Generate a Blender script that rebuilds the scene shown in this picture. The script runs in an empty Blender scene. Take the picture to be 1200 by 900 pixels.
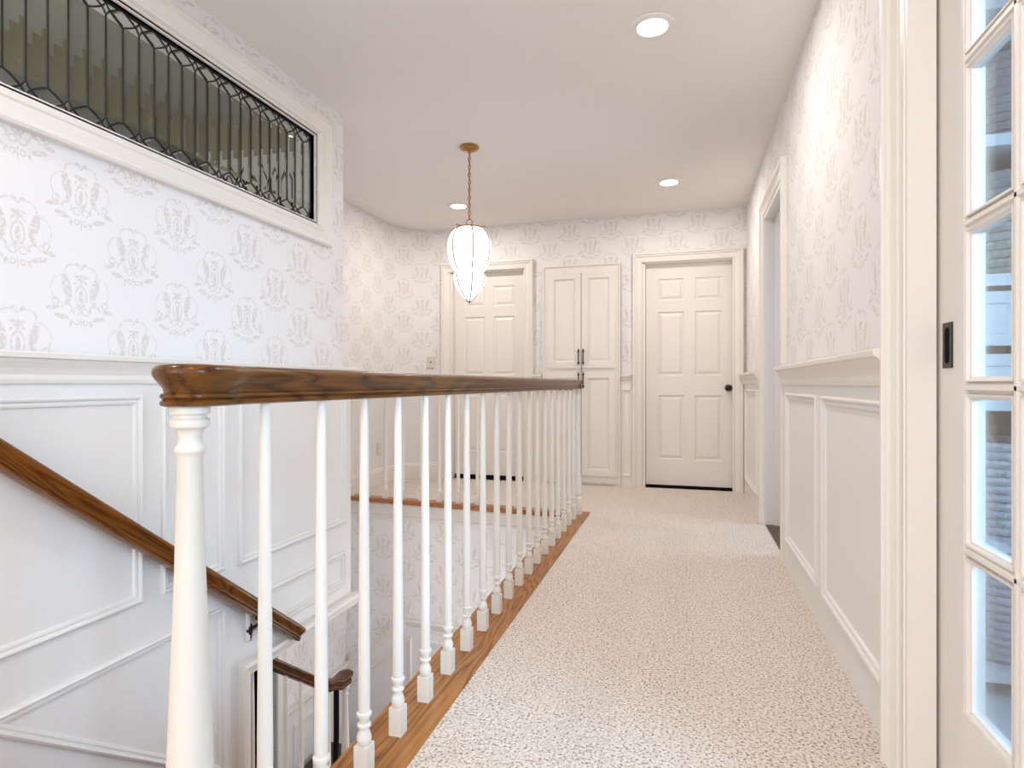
import bpy, bmesh, math, random
from mathutils import Vector
random.seed(4)
PI = math.pi
S = bpy.context.scene
COL = S.collection
# ------------------------------------------------------------------ camera, world, light, exposure
EYE = 0.95
CEIL = 2.51
cam_d = bpy.data.cameras.new('camera'); cam = bpy.data.objects.new('camera', cam_d); COL.objects.link(cam)
cam_d.sensor_width = 36.0; cam_d.lens = 36.0*695/1200; cam_d.clip_start = 0.02
cam.location = (0, 0, EYE); cam.rotation_euler = (PI/2, 0, math.atan(201/695))
S.camera = cam
w = bpy.data.worlds.new('world'); S.world = w; w.use_nodes = True
w.node_tree.nodes['Background'].inputs[0].default_value = (0.75, 0.85, 1.0, 1)
w.node_tree.nodes['Background'].inputs[1].default_value = 1.0
S.view_settings.view_transform = 'Standard'; S.view_settings.look = 'None'
S.view_settings.gamma = 1; S.view_settings.use_curve_mapping = False
S.view_settings.exposure = 0.40

def area(name, loc, rot, sx, sy, power, col=(1, 1, 1), shape='RECTANGLE', spread=PI):
    l = bpy.data.lights.new(name, 'AREA'); l.shape = shape; l.size = sx; l.size_y = sy
    l.energy = power; l.color = col; l.spread = spread
    o = bpy.data.objects.new(name, l); COL.objects.link(o); o.location = loc; o.rotation_euler = rot
    return o
WARM = (1.0, 0.945, 0.89); DAY = (0.62, 0.79, 1.0)
# linen and side room daylight; rear, landing and lower hall lights are added fill
area('rear_fill', (-0.35, -2.40, 1.35), (math.radians(103), 0, 0), 2.6, 1.7, 41, (1.0, 0.97, 0.96))  # unseen source added as frontal fill
area('linen_room_daylight', (2.40, 0.42, 1.70), (math.radians(77), 0, math.radians(68)), 1.3, 1.2, 27, (0.46, 0.74, 1.0), spread=math.radians(75))
area('linen_room_skylight', (1.5, 0.9, 2.45), (0, 0, 0), 0.8, 0.8, 6, DAY)
area('side_room_daylight', (2.0, 4.1, 1.4), (PI/2, 0, PI/2), 1.0, 1.6, 14, DAY)
area('lower_hall_fill', (-2.40, 0.30, -1.3), (PI/2, 0, 0), 0.6, 1.2, 9, (0.9, 0.93, 1.0))  # added to brighten the lower hall, source unseen
area('landing_fill', (-0.84, 3.75, -0.95), (PI/2, 0, PI/2), 0.9, 0.9, 9, (0.88, 0.93, 1.0))  # added fill for the stairwell, no window in this wall
bl = bpy.data.lights.new('back_room_fill', 'POINT'); bl.energy = 24; bl.color = (1, 0.95, 0.88); bl.shadow_soft_size = 0.02  # added unseen point light so the room behind the transom shows
blo = bpy.data.objects.new('back_room_fill', bl); COL.objects.link(blo); blo.location = (-2.5, 0.35, 1.5)
CANS = [(-0.13, 2.65), (-0.108, 4.73), (-1.89, 4.85), (-0.13, 0.2), (-1.5, 0.6), (-0.6, -1.4)]  # last three are unseen, added for general light
for i, (x, y) in enumerate(CANS):
    area('downlight_bulb', (x, y, CEIL-0.016), (0, 0, 0), 0.12, 0.12, {3: 5.0, 4: 4.5, 5: 7.0}.get(i, 8.3), WARM, 'DISK')

# ------------------------------------------------------------------ materials
def new_mat(name):
    m = bpy.data.materials.new(name); m.use_nodes = True
    nt = m.node_tree; return m, nt, nt.nodes['Principled BSDF']
def paint(name, col, rough=0.45, bump=0.0, scale=60, spec=0.4, metal=0.0):
    m, nt, b = new_mat(name)
    b.inputs['Base Color'].default_value = (*col, 1); b.inputs['Roughness'].default_value = rough
    b.inputs['Metallic'].default_value = metal; b.inputs['Specular IOR Level'].default_value = spec
    n = nt.nodes.new('ShaderNodeTexNoise'); n.inputs['Scale'].default_value = scale; n.inputs['Detail'].default_value = 4
    tc = nt.nodes.new('ShaderNodeTexCoord'); nt.links.new(tc.outputs['Object'], n.inputs['Vector'])
    mx = nt.nodes.new('ShaderNodeMix'); mx.data_type = 'RGBA'; mx.blend_type = 'MULTIPLY'
    mx.inputs[0].default_value = 0.05; mx.inputs[6].default_value = (*col, 1)
    nt.links.new(n.outputs['Color'], mx.inputs[7]); nt.links.new(mx.outputs[2], b.inputs['Base Color'])
    if bump:
        bp = nt.nodes.new('ShaderNodeBump'); bp.inputs['Strength'].default_value = bump; bp.inputs['Distance'].default_value = 0.002
        nt.links.new(n.outputs[0], bp.inputs['Height']); nt.links.new(bp.outputs[0], b.inputs['Normal'])
    return m
TRIM = paint('trim_paint', (0.85, 0.80, 0.74), 0.35, 0.05)
WAIN = paint('wainscot_paint', (0.83, 0.805, 0.775), 0.38, 0.05)
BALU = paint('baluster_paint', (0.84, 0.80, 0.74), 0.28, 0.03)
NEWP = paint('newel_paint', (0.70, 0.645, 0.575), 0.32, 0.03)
DOORP = paint('door_paint', (0.83, 0.775, 0.72), 0.4, 0.04)
CEILM = paint('ceiling_paint', (0.90, 0.87, 0.845), 0.9, 0.15, 200, 0.1)
CLOS = paint('closet_paint', (0.62, 0.68, 0.72), 0.4)
OLIVE = paint('olive_wall_paint', (0.34, 0.29, 0.17), 0.8)
GREYC = paint('grey_ceiling_paint', (0.40, 0.38, 0.33), 0.85)
GREYW = paint('grey_wall_paint', (0.30, 0.30, 0.29), 0.8)
DARK = paint('near_black', (0.012, 0.011, 0.013), 0.9, 0, 60, 0.05)  # near-black colour stands in for shade in the unlit room and gaps
BRONZE = paint('oil_rubbed_bronze', (0.035, 0.025, 0.02), 0.35, 0, 60, 0.5, 0.8)
BRASS = paint('aged_brass', (0.45, 0.24, 0.10), 0.3, 0, 60, 0.5, 1.0)
LEAD = paint('lead_came', (0.02, 0.022, 0.02), 0.45, 0, 60, 0.5, 0.5)
PLATE = paint('switch_plate', (0.72, 0.66, 0.58), 0.4)
SHADOWBACK = paint('closet_back_shade', (0.10, 0.075, 0.06), 0.7)  # shelf-back shade is put into this dark board colour
DARKWOOD = paint('dark_stained_wood', (0.05, 0.022, 0.012), 0.3)

def emit(name, col, s):
    m, nt, b = new_mat(name); b.inputs['Base Color'].default_value = (0.9, 0.9, 0.9, 1)
    b.inputs['Emission Color'].default_value = (*col, 1); b.inputs['Emission Strength'].default_value = s
    return m
LAMPGLASS = emit('lit_opal_glass', (1.0, 0.97, 0.95), 2.2)
CANGLOW = emit('lit_downlight_lens', (1.0, 0.95, 0.88), 9)

def pane_mat(name, tint=(0.93, 0.97, 1.0), refl=0.08):
    m = bpy.data.materials.new(name); m.use_nodes = True; nt = m.node_tree; nt.nodes.clear()
    out = nt.nodes.new('ShaderNodeOutputMaterial'); t = nt.nodes.new('ShaderNodeBsdfTransparent'); g = nt.nodes.new('ShaderNodeBsdfGlossy')
    f = nt.nodes.new('ShaderNodeFresnel'); f.inputs[0].default_value = 1.45; mx = nt.nodes.new('ShaderNodeMixShader')
    t.inputs[0].default_value = (*tint, 1); g.inputs['Roughness'].default_value = 0.01
    mm = nt.nodes.new('ShaderNodeMath'); mm.operation = 'MULTIPLY'; mm.inputs[1].default_value = 0.6
    nt.links.new(f.outputs[0], mm.inputs[0]); nt.links.new(mm.outputs[0], mx.inputs[0])
    nt.links.new(t.outputs[0], mx.inputs[1]); nt.links.new(g.outputs[0], mx.inputs[2]); nt.links.new(mx.outputs[0], out.inputs[0])
    return m
PANE = pane_mat('clear_pane')
def glass_mat():
    m, nt, b = new_mat('bevelled_glass'); b.inputs['Base Color'].default_value = (0.86, 0.93, 0.90, 1)
    b.inputs['Transmission Weight'].default_value = 1; b.inputs['Roughness'].default_value = 0.0; b.inputs['IOR'].default_value = 1.5
    return m
BEVGLASS = glass_mat()

class NB:
    """tiny expression builder for math nodes"""
    def __init__(s, nt): s.nt = nt
    def op(s, o, *a):
        n = s.nt.nodes.new('ShaderNodeMath'); n.operation = o
        for i, v in enumerate(a):
            if isinstance(v, (int, float)): n.inputs[i].default_value = v
            else: s.nt.links.new(v, n.inputs[i])
        return n.outputs[0]
    def add(s, a, b): return s.op('ADD', a, b)
    def sub(s, a, b): return s.op('SUBTRACT', a, b)
    def mul(s, a, b): return s.op('MULTIPLY', a, b)
    def length(s, x, y): return s.op('SQRT', s.add(s.mul(x, x), s.mul(y, y)))
    def below(s, d, t, soft=0.03):            # 1 where d < t
        n = s.nt.nodes.new('ShaderNodeMapRange'); n.inputs[1].default_value = t-soft; n.inputs[2].default_value = t+soft
        n.inputs[3].default_value = 1; n.inputs[4].default_value = 0; s.nt.links.new(d, n.inputs[0]); return n.outputs[0]
def damask():
    m, nt, b = new_mat('damask_wallpaper'); N = NB(nt)
    uv = nt.nodes.new('ShaderNodeUVMap'); sp = nt.nodes.new('ShaderNodeSeparateXYZ'); nt.links.new(uv.outputs[0], sp.inputs[0])
    U, V = sp.outputs[0], sp.outputs[1]
    def cell(v, period, ph):
        t = N.op('DIVIDE', N.sub(v, ph), period)
        return N.mul(N.sub(t, N.op('ROUND', t)), period)
    xa, ya = cell(U, 0.39, 1.493), cell(V, 0.33, 1.577)
    xb, yb = cell(U, 0.39, 1.688), cell(V, 0.33, 1.742)
    da = N.add(N.mul(N.op('ABSOLUTE', xa), 1/0.195), N.mul(N.op('ABSOLUTE', ya), 1/0.165))
    pick = N.op('LESS_THAN', da, 1.0)
    def mix(a, c): return N.add(N.mul(a, pick), N.mul(c, N.sub(1.0, pick)))
    x = N.op('ABSOLUTE', N.mul(mix(xa, xb), 1/0.112)); y = N.mul(mix(ya, yb), 1/0.112)
    masks = []
    def ell(cx, cy, rx, ry, deg=0):
        a = math.radians(deg); dx, dy = N.sub(x, cx), N.sub(y, cy)
        p = N.add(N.mul(dx, math.cos(a)/rx), N.mul(dy, math.sin(a)/rx))
        q = N.add(N.mul(dx, -math.sin(a)/ry), N.mul(dy, math.cos(a)/ry))
        masks.append(N.below(N.length(p, q), 1.0, 0.12))
    def ring(cx, cy, rx, ry, wd, deg=0, keep=None):
        a = math.radians(deg); dx, dy = N.sub(x, cx), N.sub(y, cy)
        p = N.add(N.mul(dx, math.cos(a)/rx), N.mul(dy, math.sin(a)/rx))
        q = N.add(N.mul(dx, -math.sin(a)/ry), N.mul(dy, math.cos(a)/ry))
        r = N.below(N.op('ABSOLUTE', N.sub(N.length(p, q), 1.0)), wd/min(rx, ry), 0.06)
        if keep:      # half plane: nx*dx + ny*dy > t
            r = N.mul(r, N.op('GREATER_THAN', N.add(N.mul(dx, keep[0]), N.mul(dy, keep[1])), keep[2]))
        masks.append(r)
    ell(0, -0.10, 0.07, 0.22); ring(0, -0.08, 0.17, 0.31, 0.022)
    ell(0.43, 0.20, 0.13, 0.34, -14); ell(0.38, -0.18, 0.07, 0.20, 24)
    ring(0.46, 0.10, 0.42, 0.42, 0.016, 0, (1, 0.1, 0.05)); ring(0.74, -0.27, 0.09, 0.09, 0.022)
    ring(0.22, 0.62, 0.26, 0.22, 0.020, 0, (0.1, 1, -0.02)); ell(0.10, 0.86, 0.08, 0.05, 30)
    ell(0, 0.42, 0.05, 0.16); ell(0.12, 0.36, 0.035, 0.13, 40); ell(0.12, 0.50, 0.08, 0.05)
    ell(0.82, -0.46, 0.20, 0.065, -12); ell(0.56, -0.70, 0.22, 0.075, 14)
    ring(0.42, -0.45, 0.14, 0.14, 0.024, 0, (-0.3, 1, -0.06)); ring(0.13, -0.52, 0.10, 0.10, 0.022)
    ell(0, -0.86, 0.022, 0.20); ring(0.13, -0.84, 0.07, 0.07, 0.022); ell(0.30, -0.86, 0.05, 0.10, 10)
    ell(0.06, -0.34, 0.03, 0.07, 20)
    acc = masks[0]
    for k in masks[1:]: acc = N.op('MAXIMUM', acc, k)
    no = nt.nodes.new('ShaderNodeTexNoise'); no.inputs['Scale'].default_value = 85; no.inputs['Detail'].default_value = 5
    nt.links.new(uv.outputs[0], no.inputs[0])
    wear = N.below(no.outputs[0], 0.56, 0.10)
    mx = nt.nodes.new('ShaderNodeMix'); mx.data_type = 'RGBA'
    mx.inputs[6].default_value = (0.84, 0.81, 0.795, 1); mx.inputs[7].default_value = (0.70, 0.645, 0.60, 1)
    nt.links.new(N.mul(acc, wear), mx.inputs[0]); nt.links.new(mx.outputs[2], b.inputs['Base Color'])
    b.inputs['Roughness'].default_value = 0.72; b.inputs['Specular IOR Level'].default_value = 0.2
    return m
PAPER = damask()

def wood(name, direction, c1, c2, rough=0.25, scale=1.0):
    m, nt, b = new_mat(name); d = Vector(direction).normalized()
    geo = nt.nodes.new('ShaderNodeNewGeometry')
    def vm(op, a, bb=None, sc=None):
        n = nt.nodes.new('ShaderNodeVectorMath'); n.operation = op
        nt.links.new(a, n.inputs[0])
        if bb is not None:
            if isinstance(bb, tuple): n.inputs[1].default_value = bb
            else: nt.links.new(bb, n.inputs[1])
        if sc is not None: nt.links.new(sc, n.inputs['Scale'])
        return n
    dot = vm('DOT_PRODUCT', geo.outputs['Position'], tuple(d))
    N = NB(nt); k = N.mul(dot.outputs['Value'], 0.90)
    cst = nt.nodes.new('ShaderNodeCombineXYZ')
    for i in range(3): cst.inputs[i].default_value = d[i]
    al = vm('SCALE', cst.outputs[0], None, k); P = vm('SUBTRACT', geo.outputs['Position'], al.outputs[0])
    n1 = nt.nodes.new('ShaderNodeTexNoise'); n1.inputs['Scale'].default_value = 9*scale; n1.inputs['Detail'].default_value = 2; n1.inputs['Distortion'].default_value = 0.4
    nt.links.new(P.outputs[0], n1.inputs[0])
    rings = N.op('FRACT', N.mul(n1.outputs[0], 16.0))
    tri = N.op('ABSOLUTE', N.sub(rings, 0.5)); tri = N.mul(tri, 2.0)
    n2 = nt.nodes.new('ShaderNodeTexNoise'); n2.inputs['Scale'].default_value = 320*scale; n2.inputs['Detail'].default_value = 3
    sc2 = vm('SUBTRACT', P.outputs[0], vm('SCALE', cst.outputs[0], None, N.mul(dot.outputs['Value'], 0.08)).outputs[0])
    nt.links.new(sc2.outputs[0], n2.inputs[0])
    f = N.add(N.mul(N.op('POWER', tri, 1.6), 0.75), N.mul(N.sub(n2.outputs[0], 0.5), 1.3))
    cr = nt.nodes.new('ShaderNodeMix'); cr.data_type = 'RGBA'; cr.clamp_factor = True
    cr.inputs[6].default_value = (*c1, 1); cr.inputs[7].default_value = (*c2, 1)
    nt.links.new(f, cr.inputs[0]); nt.links.new(cr.outputs[2], b.inputs['Base Color'])
    b.inputs['Roughness'].default_value = rough; b.inputs['Specular IOR Level'].default_value = 0.25; b.inputs['Coat Weight'].default_value = 0.12; b.inputs['Coat Roughness'].default_value = 0.12
    bp = nt.nodes.new('ShaderNodeBump'); bp.inputs['Strength'].default_value = 0.12; bp.inputs['Distance'].default_value = 0.001
    nt.links.new(n2.outputs[0], bp.inputs['Height']); nt.links.new(bp.outputs[0], b.inputs['Normal'])
    return m
RC1, RC2 = (0.150, 0.052, 0.007), (0.035, 0.010, 0.002)
RAILY = wood('oak_rail_long', (0, 1, 0), RC1, RC2)
RAILX = wood('oak_rail_cross', (1, 0, 0), RC1, RC2)
SL = -0.775
RAILS = wood('oak_rail_sloped', (0, 1, SL), (0.20, 0.066, 0.009), (0.055, 0.015, 0.003))
NOSEY = wood('oak_nosing_long', (0, 1, 0), (0.43, 0.175, 0.040), (0.11, 0.033, 0.006), 0.3, 0.8)
NOSEX = wood('oak_nosing_cross', (1, 0.09, 0), (0.46, 0.19, 0.075), (0.20, 0.065, 0.025), 0.3, 0.8)

def carpet():
    m, nt, b = new_mat('speckled_carpet'); tc = nt.nodes.new('ShaderNodeTexCoord')
    v = nt.nodes.new('ShaderNodeTexVoronoi'); v.inputs['Scale'].default_value = 105; nt.links.new(tc.outputs['Object'], v.inputs[0])
    n = nt.nodes.new('ShaderNodeTexNoise'); n.inputs['Scale'].default_value = 130; n.inputs['Detail'].default_value = 4; nt.links.new(tc.outputs['Object'], n.inputs[0])
    n3 = nt.nodes.new('ShaderNodeTexNoise'); n3.inputs['Scale'].default_value = 60; n3.inputs['Detail'].default_value = 5; nt.links.new(tc.outputs['Object'], n3.inputs[0])
    r = nt.nodes.new('ShaderNodeValToRGB'); nt.links.new(n.outputs[0], r.inputs[0]); e = r.color_ramp.elements
    e[0].position = 0.34; e[0].color = (0.33, 0.235, 0.175, 1); e[1].position = 0.45; e[1].color = (0.78, 0.685, 0.605, 1)
    q = e.new(0.62); q.color = (0.90, 0.835, 0.77, 1); q2 = e.new(0.40); q2.color = (0.55, 0.43, 0.36, 1)
    mx = nt.nodes.new('ShaderNodeMix'); mx.data_type = 'RGBA'; mx.blend_type = 'MULTIPLY'; mx.inputs[0].default_value = 0.45
    r2 = nt.nodes.new('ShaderNodeValToRGB'); nt.links.new(v.outputs['Distance'], r2.inputs[0])
    r2.color_ramp.elements[0].color = (1, 1, 1, 1); r2.color_ramp.elements[0].position = 0.2; r2.color_ramp.elements[1].color = (0.62, 0.56, 0.52, 1); r2.color_ramp.elements[1].position = 0.9
    nt.links.new(r.outputs[0], mx.inputs[6]); nt.links.new(r2.outputs[0], mx.inputs[7]); nt.links.new(mx.outputs[2], b.inputs['Base Color'])
    b.inputs['Roughness'].default_value = 1; b.inputs['Specular IOR Level'].default_value = 0.05
    N = NB(nt); h = N.sub(N.add(n.outputs[0], n3.outputs[0]), v.outputs['Distance'])
    bp = nt.nodes.new('ShaderNodeBump'); bp.inputs['Strength'].default_value = 0.7; bp.inputs['Distance'].default_value = 0.006
    nt.links.new(h, bp.inputs['Height']); nt.links.new(bp.outputs[0], b.inputs['Normal'])
    return m
CARPET = carpet()
def rope(name, col):
    m, nt, b = new_mat(name); tc = nt.nodes.new('ShaderNodeTexCoord')
    n = nt.nodes.new('ShaderNodeTexNoise'); n.inputs['Scale'].default_value = 220; n.inputs['Detail'].default_value = 4; nt.links.new(tc.outputs['Object'], n.inputs[0])
    mx = nt.nodes.new('ShaderNodeMix'); mx.data_type = 'RGBA'; mx.inputs[6].default_value = (col[0]*.55, col[1]*.55, col[2]*.55, 1); mx.inputs[7].default_value = (*[min(1, c*1.35) for c in col], 1)
    nt.links.new(n.outputs[0], mx.inputs[0]); nt.links.new(mx.outputs[2], b.inputs['Base Color']); b.inputs['Roughness'].default_value = 0.95
    return m

# ------------------------------------------------------------------ mesh helpers
class MB:
    def __init__(s): s.v = []; s.f = []; s.uv = {}
    def add(s, vs, fs):
        o = len(s.v); s.v += [tuple(p) for p in vs]; s.f += [tuple(o+i for i in f) for f in fs]; return s
    def box(s, x0, y0, z0, x1, y1, z1):
        v = [(x, y, z) for z in (z0, z1) for y in (y0, y1) for x in (x0, x1)]
        return s.add(v, [(0, 2, 3, 1), (4, 5, 7, 6), (0, 1, 5, 4), (2, 6, 7, 3), (0, 4, 6, 2), (1, 3, 7, 5)])
    def pbox(s, M, a0, b0, a1, b1, h0, h1):       # box in plane coordinates
        v = [M(a, b, h) for h in (h0, h1) for b in (b0, b1) for a in (a0, a1)]
        return s.add(v, [(0, 2, 3, 1), (4, 5, 7, 6), (0, 1, 5, 4), (2, 6, 7, 3), (0, 4, 6, 2), (1, 3, 7, 5)])
    def prism(s, poly, z0, z1, M=None):
        M = M or (lambda a, b, h: (a, b, h)); n = len(poly)
        v = [M(a, b, z0) for a, b in poly] + [M(a, b, z1) for a, b in poly]
        return s.add(v, [tuple(range(n))[::-1], tuple(range(n, 2*n))] + [(i, (i+1) % n, n+(i+1) % n, n+i) for i in range(n)])
    def sweep(s, path, prof, M, closed=False):
        n = len(path); k = len(prof); vs = []
        for i in range(n):
            p = Vector(path[i])
            d1 = (p-Vector(path[i-1])).normalized() if (i > 0 or closed) else None
            d2 = (Vector(path[(i+1) % n])-p).normalized() if (i < n-1 or closed) else None
            d1 = d1 or d2; d2 = d2 or d1
            n1 = Vector((-d1.y, d1.x)); n2 = Vector((-d2.y, d2.x)); m = (n1+n2)/(1+n1.dot(n2))
            for (o, h) in prof: vs.append(M(p.x+m.x*o, p.y+m.y*o, h))
        fs = []
        for i in range(n if closed else n-1):
            j = (i+1) % n
            for q in range(k):
                r = (q+1) % k; fs.append((i*k+q, j*k+q, j*k+r, i*k+r))
        if not closed: fs += [tuple(range(k)), tuple((n-1)*k+q for q in range(k))[::-1]]
        return s.add(vs, fs)
    def terrace(s, poly, prof, M, back=False):                 # concentric insets (offset, height), last one filled
        n = len(poly); vs = []
        for (o, h) in prof:
            for i in range(n):
                p = Vector(poly[i]); d1 = (p-Vector(poly[i-1])).normalized(); d2 = (Vector(poly[(i+1) % n])-p).normalized()
                n1 = Vector((-d1.y, d1.x)); n2 = Vector((-d2.y, d2.x)); m = (n1+n2)/(1+n1.dot(n2))
                vs.append(M(p.x+m.x*o, p.y+m.y*o, h))
        fs = [(j*n+i, j*n+(i+1) % n, (j+1)*n+(i+1) % n, (j+1)*n+i) for j in range(len(prof)-1) for i in range(n)]
        fs.append(tuple((len(prof)-1)*n+i for i in range(n)))
        if back: fs.append(tuple(range(n))[::-1])
        return s.add(vs, fs)
    def lathe(s, prof, c=(0, 0, 0), seg=16, sx=1, sy=1):
        k = len(prof); vs = [(c[0]+r*sx*math.cos(2*PI*i/seg), c[1]+r*sy*math.sin(2*PI*i/seg), c[2]+z) for (r, z) in prof for i in range(seg)]
        fs = [(j*seg+i, j*seg+(i+1) % seg, (j+1)*seg+(i+1) % seg, (j+1)*seg+i) for j in range(k-1) for i in range(seg)]
        fs += [tuple(range(seg))[::-1], tuple((k-1)*seg+i for i in range(seg))]
        return s.add(vs, fs)
    def tube(s, pts, r, seg=8, closed=False):
        pts = [Vector(p) for p in pts]; n = len(pts); vs = []
        for i, p in enumerate(pts):
            a = pts[i-1] if (i or closed) else p; b = pts[(i+1) % n] if (i < n-1 or closed) else p
            t = (b-a).normalized(); up = Vector((0, 0, 1)) if abs(t.z) < 0.9 else Vector((1, 0, 0))
            e = t.cross(up).normalized(); g = e.cross(t)
            rr = r[i] if isinstance(r, (list, tuple)) else r
            for q in range(seg): vs.append(p+rr*(e*math.cos(2*PI*q/seg)+g*math.sin(2*PI*q/seg)))
        fs = [(i*seg+q, i*seg+(q+1) % seg, ((i+1) % n)*seg+(q+1) % seg, ((i+1) % n)*seg+q) for i in range(n if closed else n-1) for q in range(seg)]
        if not closed: fs += [tuple(range(seg))[::-1], tuple((n-1)*seg+q for q in range(seg))]
        return s.add(vs, fs)
    def mesh(s, name, mat, smooth=False, uv=None):
        me = bpy.data.meshes.new(name); me.from_pydata(s.v, [], s.f)
        bm = bmesh.new(); bm.from_mesh(me); bmesh.ops.recalc_face_normals(bm, faces=bm.faces); bm.to_mesh(me); bm.free()
        me.materials.append(mat)
        if uv == 'world':
            l = me.uv_layers.new(name='UVMap')
            for p in me.polygons:
                nx = abs(p.normal.x) > abs(p.normal.y)
                for li in p.loop_indices:
                    c = me.vertices[me.loops[li].vertex_index].co
                    l.data[li].uv = ((c.y if nx else c.x), c.z)
        elif uv:
            l = me.uv_layers.new(name='UVMap')
            for lo in me.loops:
                c = me.vertices[lo.vertex_index].co; l.data[lo.index].uv = uv(c)
        if smooth:
            for p in me.polygons: p.use_smooth = True
            me.set_sharp_from_angle(angle=math.radians(38))
        return me
    def obj(s, name, mat, parent=None, smooth=False, uv=None, kind=None, label=None):
        return link(name, s.mesh(name, mat, smooth, uv), parent, kind, label)
def link(name, me, parent=None, kind=None, label=None, loc=None, rotz=None):
    o = bpy.data.objects.new(name, me); COL.objects.link(o)
    if parent: o.parent = parent
    if kind: o['kind'] = kind
    if label: o['label'] = label
    if loc: o.location = loc
    if rotz: o.rotation_euler = (0, 0, rotz)
    return o
def thing(name, label, cat, loc=(0, 0, 0), group=None, rotz=0, me=None):
    o = bpy.data.objects.new(name, me); COL.objects.link(o); o.location = loc; o.rotation_euler = (0, 0, rotz)
    o['label'] = label; o['category'] = cat
    if group: o['group'] = group
    return o
def struct(name, mb, mat, label=None, smooth=False, uv=None, cat='structure'):
    o = mb.obj(name, mat, None, smooth, uv, 'structure')
    o['label'] = label or name.replace('_', ' '); o['category'] = cat
    return o
def rect(a0, b0, a1, b1): return [(a0, b0), (a1, b0), (a1, b1), (a0, b1)]

XL, XLW = -1.92, -1.90          # left wall paper face, wainscot face
XR, XRW = 0.53, 0.51            # right wall
YB = 5.58                        # back wall
XA = -2.77                       # alcove wall
YE = 3.07                        # end of left wall
ML = lambda a, b, h: (XLW+h, a, b)
MR = lambda a, b, h: (XRW-h, a, b)
MB_ = lambda a, b, h: (a, YB-h, b)
PLAN = lambda a, b, h: (a, b, h)

# chair rail: (out, z) profile relative to top
def chair_prof(zt, base=0.0): return [(base, zt-0.095), (base+0.010, zt-0.095), (base+0.014, zt-0.082), (base+0.012, zt-0.068), (base+0.020, zt-0.050), (base+0.034, zt-0.030), (base+0.038, zt-0.022), (base+0.048, zt-0.018), (base+0.050, zt-0.004), (base+0.044, zt), (base, zt)]
def base_prof(h=0.13, t=0.016): return [(0, 0), (t, 0), (t, h-0.03), (t*0.7, h-0.022), (t*0.7, h-0.012), (t*0.3, h), (0, h)]
CASING = [(0, 0), (0, 0.026), (-0.008, 0.030), (-0.018, 0.030), (-0.024, 0.022), (-0.034, 0.024), (-0.040, 0.017), (-0.072, 0.013), (-0.078, 0.018), (-0.086, 0.016), (-0.090, 0.008), (-0.090, 0)]
PANEL = [(0, 0), (0, 0.012), (0.007, 0.017), (0.013, 0.015), (0.017, 0.007), (0.024, 0.010), (0.031, 0.008), (0.036, -0.004), (0.04, -0.004)]

# ================================================================== SETTING
# ceiling
struct('ceiling', MB().box(-2.9, -2.6, CEIL, 2.6, 5.8, CEIL+0.12), CEILM, 'pale matte painted ceiling over the hall', cat='ceiling')
# carpet floor: slab with the stairwell cut out
fl = MB()
def slab(x0, y0, x1, y1, z0=-0.2, z1=0.0): fl.box(x0, y0, z0, x1, y1, z1)
slab(-0.82, -2.6, 2.6, 4.35); slab(-1.92, -2.6, -0.82, 0.93)
fl.prism([(-0.82, 4.35), (2.6, 4.35), (2.6, 5.8), (-2.9, 5.8), (-2.9, 4.50), (-0.82, 4.33)], -0.16, 0.0)
struct('floor', fl, CARPET, 'beige speckled loop-pile carpet of the hall', cat='floor')

# left wall (paper) with the transom opening and the lower opening
WY0, WY1, WZ0, WZ1 = 0.50, 2.80, 1.835, 2.30
lw = MB()
lw.box(-2.04, -2.6, 1.0, XL, YE, WZ0); lw.box(-2.04, -2.6, WZ0, XL, WY0, WZ1); lw.box(-2.04, WY1, WZ0, XL, YE, WZ1); lw.box(-2.04, -2.6, WZ1, XL, YE, CEIL)
wall_left = struct('wall_left', lw, PAPER, 'left wall with damask wallpaper over the stairs', uv='world', cat='wall')
wn = MB(); wn.box(-2.04, -2.6, -2.5, XLW, 2.19, 1.0); wn.box(-2.04, 2.19, -0.37, XLW, YE+0.05, 1.0)
wn_o = wn.obj('wainscot', WAIN, wall_left)
MB().sweep([(XLW, -2.6), (XLW, YE+0.05), (-2.04, YE+0.05)][::-1], chair_prof(1.047), PLAN).obj('chair_rail', TRIM, wall_left)
for p in ([(0.2, 0.155), (1.70, 0.155), (1.70, 0.91), (0.2, 0.91)], [(1.785, 0.155), (2.105, 0.155), (2.105, 0.91), (1.785, 0.91)],
          [(2.19, 0.145), (3.05, 0.145), (3.05, 0.91), (2.19, 0.91)], [(2.24, -0.215), (3.05, -0.215), (3.05, -0.02), (2.24, -0.02)],
          [(0.75, 0.33-0.02), (2.105, -0.735), (2.105, -0.01), (1.19, -0.01)]):
    if p[0][0] == 0.75: p = [(1.15, -0.03), (1.19-0.02, -0.03), (2.105, -0.755), (2.105, -0.01), (1.15, -0.01)]; p = [(1.16, -0.012), (2.105, -0.735), (2.105, -0.004), (1.17, -0.004)]
    MB().terrace(p, PANEL, ML).obj('panel', WAIN, wall_left)
# long bead at floor level, near part and casing of the lower opening
MB().sweep([(-0.2, 0.0), (1.2, 0.0)], [(0.0, 0), (0.0, 0.01), (-0.012, 0.014), (-0.024, 0.008), (-0.024, 0)], ML).obj('bead_moulding', TRIM, wall_left)
cs = MB().sweep([(3.17, -0.30), (2.19, -0.30), (2.19, -2.4)][::-1], [(0, 0), (0, 0.035), (-0.02, 0.038), (-0.03, 0.028), (-0.055, 0.022), (-0.062, 0.012), (-0.068, 0.012), (-0.068, 0)], ML)
cs.obj('opening_casing', TRIM, wall_left)
MB().sweep([(XLW, YE+0.05), (-2.04, YE+0.05)][::-1], [(0, -0.37), (0.035, -0.37), (0.038, -0.35), (0.03, -0.32), (0.035, -0.30), (0, -0.30)], PLAN).obj('corner_moulding', TRIM, wall_left)

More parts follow.
